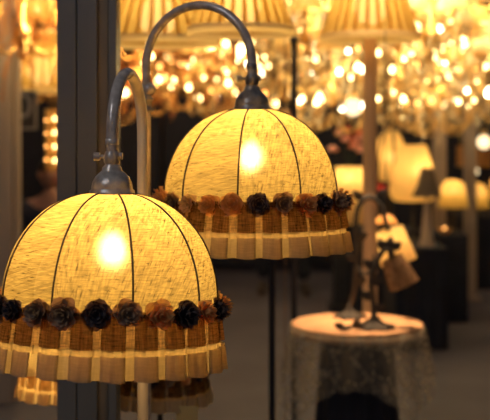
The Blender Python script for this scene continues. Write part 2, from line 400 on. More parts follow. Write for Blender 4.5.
def gooseneck_lamp(rad, name, label, pole, lamp, ringz, domez, tilt, springz, phase, cols, rphase, sd, pipemat, polemat, pr, ballz=None, capmat='ivory'):
    t = thing(name, label, 'lamp', (pole[0], pole[1], 0), 'floor lamps with domed ruffled linen shades')
    d = Vector((lamp[0]-pole[0], lamp[1]-pole[1], 0)); span = d.length; u = d/span; rr = span/2
    G().lathe([(.125, 0), (.13, .008), (.12, .018), (.05, .03), (.022, .045), (.015, .07), (.0001, .071)], 40).build('base', M[capmat], t)
    zc = springz
    arc = [u*(rr - rr*cos(pi*i/28)) + Vector((0, 0, zc + rr*sin(pi*i/28))) for i in range(29)]
    ntop = domez + .066
    if ballz:
        G().tube([(0, 0, .06), (0, 0, ballz - .02)], pr, 16).build('pole', M[polemat], t)
        G().tube([(0, 0, ballz)] + arc + [u*span + Vector((0, 0, ntop + .012))], pr*.86, 16).build('curved_arm', M[pipemat], t)
        G().ball((.007, 0, ballz), .0155, 14).build('ball_joint', M[pipemat], t)
        G().lathe([(.0115, -.052), (.016, -.050), (.016, -.046), (.0125, -.044), (.0125, -.028), (.0165, -.026), (.0165, -.022), (.009, -.012)], 20, (0, 0, ballz)).build('collar', M[capmat], t)
    else:
        # one pipe: pale pole that bends over into the arm
        G().tube([(0, 0, .06), (0, 0, zc - .08), (0, 0, zc - .04)] + arc[:15], pr, 16).build('pole', M[polemat], t)
        G().tube(arc[13:] + [u*span + Vector((0, 0, ntop + .012))], pr*.99, 16).build('curved_arm', M[pipemat], t)
    # socket, thumb screws, bell cap
    c = u*span
    G().lathe([(.0085, .052), (.012, .050), (.012, .040), (.0088, .037), (.0088, .030), (.0125, .026), (.0150, .018), (.0150, .008), (.011, .002), (.010, -.006)], 24, (c.x, c.y, ntop - .016)).build('socket', M[capmat], t)
    G().tube([c + Vector((-.008, 0, ntop + .002)), c + Vector((-.024, 0, ntop + .002))], .0035, 8).tube([c + Vector((-.022, 0, ntop + .002)), c + Vector((-.033, 0, ntop + .002))], .0078, 10).build('thumb_screw', M[capmat], t)
    G().tube([c + Vector((.008, 0, ntop + .003)), c + Vector((.019, 0, ntop + .003))], .0065, 10).build('switch_knob', M[capmat], t)
    cap = G().lathe([(.0405, 0), (.0415, .003), (.041, .010), (.0375, .013), (.0375, .017), (.0355, .026), (.0300, .036), (.0215, .044), (.0180, .047), (.0175, .052), (.0125, .058), (.0095, .066), (.0001, .067)], 36)
    co = cap.build('bell_cap', M[capmat], t); co.location = (c.x, c.y, domez - .004)
    sh = ruffled_shade(t, (c.x - .2*sin(tilt[1]), c.y + .2*sin(-tilt[0])*0, ringz), tilt, rad, domez - ringz + .002, .106, .2045, 9, phase, cols, rphase, 24, sd)
    # bulb hangs from the cap inside the dome
    G().lathe([(.013, .012), (.014, .0), (.013, -.03), (.0001, -.031)], 16, (c.x, c.y, domez - .016)).build('bulb_holder', M['darkmetal'], t)
    G().lathe([(.0001, -.030), (.012, -.027), (.021, -.017), (.0245, 0), (.021, .015), (.013, .026), (.012, .034), (.0001, .035)], 20, (c.x, c.y, domez - .080)).build('bulb', M['bulb'], t)
    return t
RP = lambda px_, off=0: 0
cols1 = None
# angle helper: rosette at angle -90deg faces the camera; x offset = r*cos(th)
# front lamp
base_cols = ['taupe','tan','taupe','navy','taupe','tan','navy','tan']
front_cols = {}
def rosette_cols(seq, n=24, front_index=18):
    """seq: colours left to right across the front, centre one at index front_index"""
    out = ['tan','taupe','navy','cream']*6
    c = len(seq)//2
    for i, s in enumerate(seq): out[(front_index + i - c) % n] = s
    return out
seqF = ['tan','taupe','navy','navy','taupe','taupe','navy','taupe','tan','navy','tan','navy']
seqB = ['tan','tan','taupe','cream','tan','tan','navy','taupe','tan','navy','taupe','navy']
fl = gooseneck_lamp(.197, 'floor_lamp', 'nearest domed lamp with glowing linen shade and ruffle, front left', (-.2068, 2.325), (-.2417, 2.09),
    1.224, 1.4246, (R(-3.5), R(1.6), 0), 1.530, R(-112), rosette_cols(seqF), R(1), 3, 'pipe', 'paleenamel', .0112, None)
cord = [(.0, .02, .10), (-.012, .02, .5), (-.02, .018, .80), (-.012, .016, .92), (.0, .013, 1.02), (.004, .0125, 1.2)]
G().tube(cord, .0016, 6).build('power_cord', M['darkmetal'], fl)
gooseneck_lamp(.190, 'floor_lamp', 'second domed lamp, higher and farther back, wide curved arm overhead', (-.2255, 2.62), (.0152, 2.50),
    1.385, 1.5826, (R(-1.5), 0, R(2)), 1.682, R(-101), rosette_cols(seqB), R(1), 11, 'pipe', 'pipe', .0112, 1.632, 'agedcap')

# two lower ruffled lamps seen under the front one
def low_lamp(label, x, y, ringz, lit, sd):
    t = thing('floor_lamp', label, 'lamp', (x, y, 0), 'low lamps with ruffled shades')
    G().lathe([(.10, 0), (.10, .01), (.03, .03), (.0001, .031)], 24).build('base', M['bronze'], t)
    G().tube([(0, 0, .02), (0, 0, ringz + .10)], .007, 10).build('pole', M['bronze'], t)
    G().lathe([(.025, 0), (.024, .012), (.008, .024), (.0001, .03)], 20, (0, 0, ringz + .118)).build('bell_cap', M['bronze'], t)
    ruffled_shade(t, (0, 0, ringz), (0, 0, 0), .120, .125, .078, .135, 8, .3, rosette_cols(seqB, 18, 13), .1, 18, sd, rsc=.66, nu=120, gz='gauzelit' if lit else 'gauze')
    if lit: G().ball((0, 0, ringz + .055), .024, 10).build('bulb', M['bulb'], t)
low_lamp('low lit ruffled lamp, lower left behind the grey post', px(66, 3.15), 3.18, .885, True, 5)
low_lamp('low unlit ruffled lamp peeking out below the front lamp right of its pole', px(160, 3.1), 3.1, .885, False, 8)
g = G().box(-.028, .028, -.001, .001, -.05, 0); o = g.build('price_card', M['paper'], None, False); o.location = P(187, 406, 2.97)
tag(o, 'small yellowish card hanging below the low unlit ruffled lamp', 'card')
g = G().tube([(0, 0, 0), (.01, .06, .1)], .0008, 4).build('string', M['rib'], o)

# ------------------------------------------------------------------ pleated cone shades above
def pleated_cone(g, r0, r1, h, n, d=.006, fine=4):
    rows = []; uvs = []
    for i in range(7):
        s = i/6; r = r1 + (r0-r1)*(s**.88); z = h*(1-s)
        rows.append([((r + d*(.4+.6*s)*(cos(2*pi*k/fine)))*cos(2*pi*k/(n*fine)), (r + d*(.4+.6*s)*cos(2*pi*k/fine))*sin(2*pi*k/(n*fine)), z) for k in range(n*fine)])
        uvs.append([(2*pi*r0*k/(n*fine), h*s) for k in range(n*fine+1)])
    g.grid(rows, True, uvs); return g
def folded_cone(g, r0, r1, h, n, d):
    # knife pleats: every fold lies back over the one before it
    path = []
    for k in range(n):
        for a, b in ((0, 0), (.33, .12), (.66, .28), (1.0, .40), (.82, .26), (.62, .12), (.82, .06)): path.append(((k + a)/n*2*pi, b*d))
    rows = []; uvs = []
    for i in range(7):
        s = i/6; r = r1 + (r0-r1)*(s**.88)
        rows.append([((r + o)*cos(t), (r + o)*sin(t), h*(1-s)) for t, o in path])
        uvs.append([(r0*t, h*s) for t, o in path] + [(2*pi*r0, h*s)])
    g.grid(rows, True, uvs); return g
def pleated_shade(t, z, r0, r1, h, n, lit, mat='pleat', bulbz=.35, strength='bulb_far', br=.035, trim=True, d_=.006):
    s = (folded_cone if mat == 'pleat' else pleated_cone)(G(), r0, r1, h, n, d_).build('lamp_shade', M[mat], t); s.location = (0, 0, z)
    if trim:
        G().lathe([(r0+.002, -.022), (r0+.009, -.020), (r0+.010, .012), (r0+.002, .014)], 64, (0, 0, 0), False).build('rim_trim', M['paletrim'], s)
        G().lathe([(r1-.002, -.012), (r1+.005, -.010), (r1+.005, .010), (r1-.002, .012)], 48, (0, 0, h), False).build('top_trim', M['paletrim'], s)
    if lit: G().ball((0, 0, z + h*bulbz), br, 12).build('bulb', M[strength], t)
    return s
def pendant(label, x, y, z, r0, r1, h, n=36, br=.035):
    t = thing('pendant_lamp', label, 'lamp', (x, y, 0), 'large pleated pendant shades')
    pleated_shade(t, z, r0, r1, h, n, True, br=br, d_=.016, strength='bulb_shade')
    G().tube([(0, 0, z + h*.35), (0, 0, 3.7)], .005, 8).build('cable', M['darkmetal'], t)
    G().tube([(-r1, 0, z+h), (r1, 0, z+h)], .003, 6).tube([(0, -r1, z+h), (0, r1, z+h)], .003, 6).build('shade_spider', M['darkmetal'], t)
    G().lathe([(.06, 0), (.06, .02), (.01, .05), (.0001, .05)], 20, (0, 0, 3.65)).build('ceiling_rose', M['brass'], t)
v = P(158, 41, 5.2); pendant('large pleated shade, upper left beside the grey post, under the wide arm', v.x, v.y, v.z, .27, .13, .31, 28, .088)
v = P(42, 90, 9.4); pendant('added amber shade glowing between the pale column and the grey post', v.x, v.y, v.z, .34, .17, .46, 28, .12)  # lit shade added to give this corner its yellow glow
v = P(241, 30, 4.1); pendant('large pleated shade above the second lamp, inside the curved arm', v.x, v.y, v.z, .183, .088, .235, 26, .068)
v = P(370, 37, 5.3)
t = thing('floor_lamp', 'tall floor lamp with thick oak column and pleated tan shade', 'lamp', (v.x, v.y, 0))
G().lathe([(.19, 0), (.19, .02), (.16, .035), (.06, .05), (.045, .08), (.0001, .081)], 32).build('base', M['wood'], t)
G().lathe([(.036, .06), (.034, 1.0), (.031, v.z + .03), (.012, v.z + .05), (.0001, v.z+.06)], 20).build('column', M['wood'], t)
pleated_shade(t, v.z, .224, .125, .27, 26, True, bulbz=.5, strength='bulb_shade', br=.078, d_=.017)

# ------------------------------------------------------------------ chandeliers
BULB = {k: G().lathe([(.0001, -.5), (.28, -.4), (.42, -.15), (.38, .1), (.22, .35), (.06, .6), (.0001, .65)], 10).data('bulb', M[k]) for k in ('candle', 'candlew', 'candlea')}
BEAD = {}
for k in ('crystal', 'crystala'):
    g = G()
    for i in range(9): g.lathe([(.0001, -.009), (.009, 0), (.0001, .009)], 6, (0, 0, -i*.021), False)
    BEAD[k] = g.data('crystal_strand', M[k], False)
DROP = {k: G().lathe([(.0001, -.045), (.013, -.03), (.017, -.012), (.008, .008), (.0001, .014)], 7, (0, 0, 0), False).data('crystal_drop', M[k], False) for k in ('crystal', 'crystala')}
CUP = G().lathe([(.006, -.012), (.016, -.010), (.030, .002), (.028, .004), (.012, -.002), (.011, .004), (.011, .05), (.0001, .052)], 14).data('candle_cup', M['brass'])
TULIP = G().lathe([(.02, 0), (.045, .02), (.06, .055), (.058, .09), (.075, .115)], 18, (0, 0, 0), False).data('glass_shade', M['tulip'])
MINI = pleated_cone(G(), .085, .045, .10, 16, .003).data('candle_shade', M['parchment'])
def arm_mesh(L, dz):
    path = [(0.02, 0, 0), (L*.25, 0, -.09*L/.3), (L*.55, 0, -.12*L/.3), (L*.85, 0, -.07*L/.3), (L, 0, dz)]
    # smooth
    out = []
    for i in range(len(path)-1):
        for s in range(4):
            q = s/4; p0 = path[max(0, i-1)]; p1 = path[i]; p2 = path[i+1]; p3 = path[min(len(path)-1, i+2)]
            out.append(tuple(.5*((2*p1[a]) + (-p0[a]+p2[a])*q + (2*p0[a]-5*p1[a]+4*p2[a]-p3[a])*q*q + (-p0[a]+3*p1[a]-3*p2[a]+p3[a])*q**3) for a in range(3)))
    out.append(path[-1]); return out
def chandelier(label, px_, py_, Y, rad=.36, arms=10, tiers=3, bulb='candle', cry='crystal', head='candle', power=9, lcol=(1, .76, .34), bs=.055, strands=38, sd=0):
    rn = random.Random(sd + 77); c = P(px_, py_, Y)
    t = thing('chandelier', label, 'chandelier', c, 'hanging chandeliers', rn.random()*2)
    top = 3.75 - c.z
    G().lathe([(.0001, -.20), (.022, -.185), (.030, -.165), (.012, -.14), (.035, -.11), (.05, -.07), (.03, -.03), (.012, .0), (.014, .08), (.03, .12), (.022, .16), (.01, .2), (.012, .30), (.0001, .33)], 16).build('stem', M['brass'], t)
    G().tube([(0, 0, .32), (0, 0, top)], .006, 6).build('hanging_chain', M['brass'], t)
    for ti in range(tiers):
        L = rad*(1, .6, .8)[ti]; z0 = (-.03, .17, -.26)[ti]; n = arms if ti == 0 else max(4, arms - 2)
        am = None
        for k in range(n):
            th = 2*pi*k/n + ti*.4
            if am is None:
                a = G().tube(arm_mesh(L, .02), .006, 6).build('arm', M['brass'], t); am = a.data
            else: a = inst('arm', am, t)
            zj = rn.uniform(-.05, .05); a.location = (0, 0, z0 + zj); a.rotation_euler = (0, 0, th)
            ex, ey, ez = L*cos(th), L*sin(th), z0 + .03
            inst('candle_cup', CUP, a, (L, 0, .03))
            inst('bulb', BULB[rn.choice((bulb, bulb, 'candle', 'candlea'))], a, (L, 0, .03 + .052 + bs*.4), (0, 0, 0), bs*rn.uniform(.4, 1.0))
            if head == 'tulip': inst('glass_shade', TULIP, a, (L, 0, .035), (0, 0, 0), 1.0)
            if head == 'shade': inst('candle_shade', MINI, a, (L, 0, .055))
            if cry: inst('crystal_drop', DROP[cry], a, (L, 0, -.01), (0, 0, rn.random()), 1.2)
    if cry:
        for k in range(strands):
            th = 2*pi*k/strands; r = rad*rn.uniform(.18, 1.1)
            inst('crystal_strand', BEAD[cry], t, (r*cos(th), r*sin(th), rn.uniform(-.25, .30)), (rn.uniform(-.35, .35), rn.uniform(-.35, .35), 0), rn.uniform(.8, 1.3))
    l = bpy.data.lights.new('chandelier_light', 'POINT'); l.energy = power; l.color = lcol; l.shadow_soft_size = .10
    lo = bpy.data.objects.new('chandelier_light', l); C.objects.link(lo); lo.parent = t; lo.location = (.0, -.12, .08)
    return t
CH = [
 ('chandelier with amber tulip glass cups in the top left corner', 22, 22, 6.0, dict(rad=.27, arms=7, tiers=1, bulb='candle', cry='crystala', head='tulip', bs=.06, power=14)),
 ('amber chandelier just left of the grey post, higher up', 40, -12, 8.6, dict(rad=.36, bulb='candle', cry='crystala', head='tulip', power=22)),
 ('added amber crystal chandelier lighting the wall between the pale column and the grey post', 44, 62, 11.4, dict(rad=.36, bulb='candlea', cry='crystala', power=14, lcol=(1, .58, .22))),  # extra chandelier, added to brighten the wall at upper left
 ('amber crystal chandelier below the left pleated pendant shade', 138, 72, 9.6, dict(rad=.40, bulb='candlea', cry='crystala', power=12, lcol=(1, .55, .2))),
 ('amber crystal chandelier seen through the wide curved arm', 196, 62, 8.2, dict(rad=.34, bulb='candle', cry='crystala', power=10)),
 ('small crystal chandelier left of the upper bell cap', 226, 78, 11.1, dict(rad=.36, bulb='candlew', cry='crystal', power=9)),
 ('crystal chandelier right of the upper bell cap', 284, 72, 7.4, dict(rad=.30, bulb='candle', cry='crystal', power=8)),
 ('brightest chandelier with small lit shades between two pleated shades', 308, 22, 6.3, dict(rad=.20, arms=6, bulb='candlew', cry='crystal', head='shade', bs=.07, power=8)),
 ('crystal chandelier just left of the oak column', 332, 82, 8.6, dict(rad=.32, bulb='candlew', cry='crystal', power=8)),
 ('crystal chandelier just right of the oak column', 398, 72, 7.6, dict(rad=.27, bulb='candle', cry='crystal', power=8)),
 ('chandelier with small lit shades right of the oak lamp shade', 430, 24, 6.2, dict(rad=.17, arms=5, tiers=2, bulb='candlew', cry='crystal', head='shade', bs=.07, power=8)),
 ('chandelier with small lit shades in the upper right corner', 476, 28, 7.35, dict(rad=.19, arms=5, bulb='candlew', cry='crystal', head='shade', bs=.07, power=8)),
 ('crystal chandelier at the right edge', 478, 76, 9.3, dict(rad=.27, bulb='candlew', cry='crystal', power=8)),
 ('crystal chandelier in front of the right wooden uprights', 438, 84, 8.4, dict(rad=.33, bulb='candle', cry='crystal', power=8)),
 ('distant crystal chandelier high behind the oak lamp shade', 402, 12, 9.0, dict(rad=.40, bulb='candlew', cry='crystal', power=9)),
 ('distant crystal chandelier high on the right', 455, 50, 11.1, dict(rad=.42, bulb='candle', cry='crystal', power=9)),
 ('distant crystal chandelier between the pleated shades', 300, 45, 10.0, dict(rad=.40, bulb='candle', cry='crystal', power=9)),
]
for i, (lb, a, b, Y, kw) in enumerate(CH): chandelier(lb, a, b, Y, sd=i, **kw)
# round globe pendant left of the oak column
def globe(label, px_, py_, Y, r, mat='candlew'):
    c = P(px_, py_, Y); t = thing('globe_pendant', label, 'lamp', c)
    G().ball((0, 0, 0), r, 14).build('glass_globe', M[mat], t)
    G().lathe([(.03, 0), (.03, .03), (.008, .05), (.0001, .05)], 14, (0, 0, r*.95)).build('cap', M['brass'], t)
    G().tube([(0, 0, r), (0, 0, 3.7 - c.z)], .004, 6).build('cable', M['darkmetal'], t)
M['globe'] = glow('globe_glass', (1, .74, .40), 2.2, True)
globe('white glowing globe just left of the oak column', 353, 107, 7.8, .06, 'globe')
globe('small glowing globe at the right edge above the drum shade', 484, 142, 10.0, .06, 'globe')

# ------------------------------------------------------------------ left background
t = thing('column', 'pale timber column at the left edge', 'column', (px(2, 6.4), 6.4, 0))
G().box(-.09, .055, 0, .12, 0, 3.2).build('face_board', M['greywood'], t, False, .004)
G().box(.058, .085, .02, .12, 0, 3.2).build('edge_board', M['greywood'], t, False, .004)
# hanging sign with a pale 0
sp = P(19, 110, 7.6)
t = thing('sign_board', 'dark sign board with a pale 0 beside the pale column', 'sign', sp)
G().box(-.12, .12, -.01, .01, -.13, .13).build('board', M['signgrey'], t, False, .004)
for nm, bx in (('frame_side', (.105, .12, -.018, -.01, -.13, .13)), ('frame_side', (-.12, -.105, -.018, -.01, -.13, .13)), ('frame_rail', (-.105, .105, -.018, -.01, .115, .13)), ('frame_rail', (-.105, .105, -.018, -.01, -.13, -.115))):
    G().box(*bx).build(nm, M['signtext'], t, False)
cu = bpy.data.curves.new('zero', 'FONT'); cu.body = '0'; cu.size = .23; cu.extrude = .003; cu.align_x = 'CENTER'; cu.align_y = 'CENTER'
to = bpy.data.objects.new('tmp_text', cu); C.objects.link(to)
bpy.context.view_layer.update()
me = bpy.data.meshes.new_from_object(to.evaluated_get(bpy.context.evaluated_depsgraph_get())); bpy.data.objects.remove(to)
me.materials.clear(); me.materials.append(M['signtext'])
inst('digit', me, t, (.035, -.014, .02), (R(90), 0, 0))
for s in (-.1, .1): G().tube([(s, 0, .13), (s, 0, 3.7-sp.z)], .002, 5).build('hanging_wire', M['darkmetal'], t)
# vertical bulb fixture
bp_ = P(52, 140, 7.0)
t = thing('wall_light', 'vertical amber light fixture with a row of round bulbs beside the grey post', 'light', bp_)
G().box(-.05, .06, .03, .05, -.19, .19).build('back_plate', M['brass'], t, False, .004)
for k in range(4): G().ball((.016, 0, -.125 + k*.085), .011, 10).build('bulb', M['candle'], t)
for k in range(4): G().ball((-.036, 0, -.13 + k*.08 + .01), .007, 8).build('bulb', M['candlea'], t)
G().tube([(.01, 0, -.19), (.01, 0, .19)], .035, 16).build('glass_tube', M['amberglass'], t)
G().lathe([(.12, 0), (.12, .02), (.0001, .03)], 20, (0, .04, -bp_.z)).tube([(0, .04, -bp_.z + .02), (0, .04, -bp_.z+.35)], .01, 8).build('base', M['darkmetal'], t)

# ------------------------------------------------------------------ thin black stands
def stand(label, px_, Y, ztop, r):
    t = thing('metal_stand', label, 'stand', (px(px_, Y), Y, 0), 'thin black metal stands')
    G().lathe([(.12, 0), (.12, .012), (.02, .03), (.0001, .031)], 24).build('base', M['darkmetal'], t)
    G().tube([(0, 0, .02), (0, 0, ztop)], r, 12).build('pole', M['darkmetal'], t)
    G().ball((0, 0, ztop), r*1.5, 10).build('finial', M['darkmetal'], t)
stand('thin black stand left of the lace table, below the second lamp', 272, 4.1, 1.45, .0115)
stand('taller thin black stand touching the left edge of the lace table', 294, 5.0, 1.92, .013)
g = G().tube([(px(285, 4.6), 4.6, .0), (px(285, 4.6), 4.6, 1.5), (px(284, 4.6), 4.6, 3.7)], .0022, 6).build('hanging_cord', M['ros_taupe'])
tag(g, 'thin grey cord hanging between the two black stands', 'cord')

# ------------------------------------------------------------------ lace table
TX, TY, TZ, TR = px(357, 4.6), 4.6, .75, .270
t = thing('round_table', 'small round table under a lace cloth with dark skirt', 'table', (TX, TY, 0))
G().lathe([(.0001, .715), (.255, .715), (.262, .72), (.262, .74), (.255, .745), (.0001, .745)], 48).build('tabletop', M['wood'], t)
rows = []
for i in range(9):
    z = .01 + .70*i/8
    rows.append([((.19 - .05*(i/8) + .008*cos(13*2*pi*j/104)*(1-.5*i/8))*cos(2*pi*j/104), (.19 - .05*(i/8) + .008*cos(13*2*pi*j/104)*(1-.5*i/8))*sin(2*pi*j/104), z) for j in range(104)])
G().grid(rows, True).build('skirt', M['navy'], t)
n = 160; rows = []; uvs = []
rn = random.Random(3)
rad_s = [.001, .06, .12, .18, .24, .262, .272]
nh = 16
for i in range(len(rad_s) + nh):
    row = []; ur = []
    for j in range(n+1):
        th = 2*pi*j/n + R(45-8); a = (th + R(8)) % (pi/2); a = a if a < pi/4 else pi/2 - a
        Rt = .455/cos(a)                       # square cloth: edge distance
        if i < len(rad_s): r = rad_s[i]; z = .752 - (.004 if i == 5 else .012 if i == 6 else 0); f = r
        else:
            s = (i - len(rad_s) + 1)/nh; hang = Rt - .272 + .012*abs(sin(th*13))*s
            z = .740 - hang*s*.985
            corner = ((Rt - .455)/.19)
            fold = (.016 + .030*corner)*s*cos(th*11 + .7*sin(th*3))
            r = .272 + (.022 + .055*corner)*s + fold + .006*s
            f = .272 + hang*s
        if j < n: row.append((r*cos(th), r*sin(th), z))
        ur.append((f*cos(th), f*sin(th)))
    rows.append(row); uvs.append(ur)
clo = G().grid(rows, True, uvs).build('tablecloth', M['lace']); clo.location = (TX, TY, 0)
tag(clo, 'sheer patterned lace cloth draped over the small round table', 'tablecloth')
# round mat on the top, peach coloured
M['peach'] = solid('peach_cotton', (.80, .47, .24), .8, 0, col2=(.66, .36, .18), scale=16)
mt = G().lathe([(.0001, .7535), (.255, .7535), (.262, .7545), (.262, .756), (.0001, .7575)], 56).build('table_mat', M['peach']); mt.location = (TX, TY, 0)
tag(mt, 'round peach cloth mat on top of the lace-covered table', 'mat')

# ornate bronze table lamps
def bronze_base(t, r, h=.03):
    g = G(); prof = [(r, 0), (r*1.02, .005), (r*.9, .012), (r*.45, .022), (r*.2, .04), (r*.14, .06), (.0001, .061)]
    rows = [[(q*(1 + .12*cos(6*2*pi*j/48)*(1 if q > r*.4 else 0))*cos(2*pi*j/48), q*(1 + .12*cos(6*2*pi*j/48)*(1 if q > r*.4 else 0))*sin(2*pi*j/48), z) for j in range(48)] for q, z in prof]
    g.grid(rows, True); g.cap(rows[0][::-1]); return g.build('base', M['bronze'], t)
def leaf(t, p, d, L=.06, wd=.02):
    p = Vector(p); d = Vector(d).normalized(); s = d.cross(Vector((0, 1, .2))).normalized(); u = d.cross(s)
    rows = []
    for i in range(7):
        q = i/6; w_ = wd*sin(pi*min(1, q*.95 + .03)); c = p + d*L*q - u*L*.25*q*q
        rows.append([c - s*w_, c + u*.004, c + s*w_])
    back = [[v_ + Vector((0, .002, .001)) for v_ in r_] for r_ in rows]
    G().grid(rows).grid(back).build('leaf', M['bronze'], t)
def smooth(pts, k=6):
    out = []; pts = [Vector(p) for p in pts]
    for i in range(len(pts)-1):
        p0 = pts[max(0, i-1)]; p1 = pts[i]; p2 = pts[i+1]; p3 = pts[min(len(pts)-1, i+2)]
        for s in range(k):
            q = s/k; out.append(.5*((2*p1) + (-p0+p2)*q + (2*p0-5*p1+4*p2-p3)*q*q + (-p0+3*p1-3*p2+p3)*q**3))
    out.append(pts[-1]); return out
TT = TZ + .0075
def Q(px_, py_, Y, o): return P(px_, py_, Y) - Vector(o)
def cone_shade(t, top, bot, r0, r1, mat, name='lamp_shade', n=40):
    """cone along the line top -> bottom"""
    top = Vector(top); bot = Vector(bot); d = (bot-top); L = d.length
    s = pleated_cone(G(), r1, r0, L, n, .0022).build(name, M[mat], t)
    s.location = bot; s.rotation_euler = (-d).to_track_quat('Z', 'Y').to_euler()
    return s
Y1 = 4.74; o1 = (px(350, Y1), Y1, TT)
t = thing('table_lamp', 'rear bronze table lamp with arched stem and lit cream shade', 'lamp', o1, 'ornate bronze table lamps')
bronze_base(t, .062)
G().tube(smooth([(0, 0, .04), Q(354, 290, Y1, o1), Q(357, 255, Y1, o1), Q(356, 220, Y1, o1), Q(361, 202, Y1, o1), Q(370, 197, Y1, o1), Q(379, 203, Y1, o1), Q(384, 216, Y1, o1), Q(387, 228, Y1, o1)]), .0105, 10).build('stem', M['bronze'], t)
G().tube(smooth([Q(355, 262, Y1, o1), Q(363, 274, Y1-.02, o1), Q(372, 268, Y1-.03, o1), Q(374, 255, Y1-.03, o1)]), .006, 8).build('tendril', M['bronze'], t)
for (a, b, dx, dz) in ((356, 240, 1, .5), (357, 262, -1, .7), (355, 285, 1, .6), (363, 200, -1, .8), (376, 199, 1, .9), (368, 270, .8, -.9)):
    leaf(t, Q(a, b, Y1, o1), (dx, -.3, dz), .055, .018)
cs = cone_shade(t, Q(389, 229, Y1, o1), Q(399, 262, Y1, o1), .056, .074, 'parchment')
G().ball(Q(392, 239, Y1-.005, o1), .013, 10).build('bulb', M['bulb_far'], t)
G().tube([Q(387, 226, Y1, o1), Q(390, 234, Y1, o1)], .011, 10).build('socket', M['bronze'], t)
Y2 = 4.50; o2 = (px(374, Y2), Y2, TT)
t = thing('table_lamp', 'front bronze table lamp with leafy stem and unlit tan shade', 'lamp', o2, 'ornate bronze table lamps')
bronze_base(t, .075)
G().tube(smooth([(0, 0, .04), Q(373, 300, Y2, o2), Q(371, 280, Y2, o2), Q(377, 262, Y2, o2), Q(384, 250, Y2, o2), Q(391, 251, Y2, o2), Q(393, 258, Y2, o2)]), .0105, 10).build('stem', M['bronze'], t)
for (a, b, dx, dz) in ((372, 300, -1, .8), (371, 285, 1, .6), (374, 268, -1, .7), (385, 250, -.6, 1), (388, 249, .3, 1), (391, 250, .9, .6), (373, 310, 1, .3)):
    leaf(t, Q(a, b, Y2, o2), (dx, -.3, dz), .05, .018)
cone_shade(t, Q(392, 258, Y2, o2), Q(404, 285, Y2, o2), .042, .060, 'tanshade')
G().tube([Q(390, 252, Y2, o2), Q(394, 262, Y2, o2)], .012, 10).build('socket', M['bronze'], t)
# bronze figure lying between the bases
oo = P(353, 329, 4.43); oo.z = TT
t = thing('bronze_ornament', 'small dark bronze leaf ornament lying between the two lamp bases', 'ornament', oo)
G().tube(smooth([(-.045, -.01, .008), (-.01, 0, .014), (.03, .02, .02), (.055, .035, .03)]), [.004 + .006*abs(sin(i*.4)) for i in range(19)], 8).build('body', M['bronze'], t)
leaf(t, (-.03, 0, .012), (-1, -.3, .25), .045, .015); leaf(t, (.0, 0, .018), (.5, -.6, .5), .04, .014)
# amber blossom lamp hanging by the arch
ot = P(386, 219, 5.0)
t = thing('flower_light', 'small orange glass flower light above the lit cream shade', 'light', ot)
G().lathe([(.012, .02), (.03, .012), (.045, -.004), (.05, -.018)], 20, (0, 0, 0), False).build('glass_shade', M['ambersolid'], t)
G().ball((0, 0, -.004), .012, 8).build('bulb', M['candlea'], t)
G().tube([(0, 0, .018), (0, .0, .05), (.0, .03, .25)], .003, 6).build('stalk', M['bronze'], t)
G().tube([(0, .03, .25), (0, .03, 3.7 - ot.z)], .0015, 5).build('wire', M['darkmetal'], t)

# slender lamp with yellow cylinder shade behind the oak column
c = P(349, 195, 6.4)
t = thing('floor_lamp', 'slim lamp with yellow cylinder shade behind the oak column', 'lamp', (c.x, c.y, 0))
G().lathe([(.11, 0), (.11, .015), (.02, .03), (.0001, .031)], 24).build('base', M['darkmetal'], t)
G().tube([(0, 0, .02), (0, 0, 1.05)], .009, 10).build('pole', M['darkmetal'], t)
pleated_shade(t, 1.0, .086, .074, .32, 24, True, 'parchment', .82, br=.022, trim=False)

# ------------------------------------------------------------------ right background: navy-draped plinths and lamps
def plinth(label, x0, x1, y0, y1, h):
    t = thing('display_plinth', label, 'plinth', ((x0+x1)/2, (y0+y1)/2, 0), 'navy draped display plinths')
    hx, hy = (x1-x0)/2, (y1-y0)/2
    G().box(-hx, hx, -hy, hy, h - .025, h).build('top', M['navy'], t, False, .004)
    per = []
    m = 26
    for (ax, ay, bx, by) in ((-hx, -hy, hx, -hy), (hx, -hy, hx, hy), (hx, hy, -hx, hy), (-hx, hy, -hx, -hy)):
        for k in range(m): per.append((ax + (bx-ax)*k/m, ay + (by-ay)*k/m))
    rows = []
    for i in range(6):
        z = (h - .02)*(1 - i/5) + .003
        rows.append([(x*(1 + .03*i/5*sin(j*1.2)) * .985, y*(1 + .03*i/5*sin(j*1.2)) * .985, z) for j, (x, y) in enumerate(per)])
    G().grid(rows, True).build('drape', M['navy'], t)
plinth('nearest navy draped plinth, carrying the grey cone lamp', 1.03, 1.40, 7.9, 8.6, .70)
plinth('navy draped plinth behind the nearest plinth, carrying the ribbed dome lamp', .86, 1.36, 8.80, 9.25, .74)
plinth('middle navy draped plinth with a frilly lamp and candle bowl', 1.43, 1.75, 9.0, 9.5, .69)
plinth('farthest navy draped plinth with the drum lamp', 2.02, 2.48, 10.8, 11.7, .69)
plinth('navy draped plinth at the right edge of the picture', 2.62, 3.1, 11.2, 11.9, .69)

def tlamp(label, px_, Y, zb, ztop_stem, stemmat='bronze', group='small lamps on the navy plinths'):
    t = thing('table_lamp', label, 'lamp', (px(px_, Y), Y, zb), group)
    G().lathe([(.055, 0), (.055, .01), (.02, .03), (.012, .06), (.022, .10), (.012, .14), (.009, .2), (.0001, .201)], 20).build('base', M[stemmat], t)
    G().tube([(0, 0, .18), (0, 0, ztop_stem - zb)], .009, 8).build('stem', M[stemmat], t)
    return t
# ribbed dome lamp
t = tlamp('lit ribbed dome lamp just right of the oak column', 391.5, 9.02, .74, 1.2)
g = make_dome(None, .155, .40, 7, R(-88), M['parchment'], nu=96, nv=20); s = g.build('lamp_shade', M['parchment'], t); s.location = (0, 0, 1.115-.74)
add_ribs(s, .155, .40, 7, R(-88), .010)
G().ball((0, 0, 1.30-.74), .04, 10).build('bulb', M['bulb_plinth'], t)
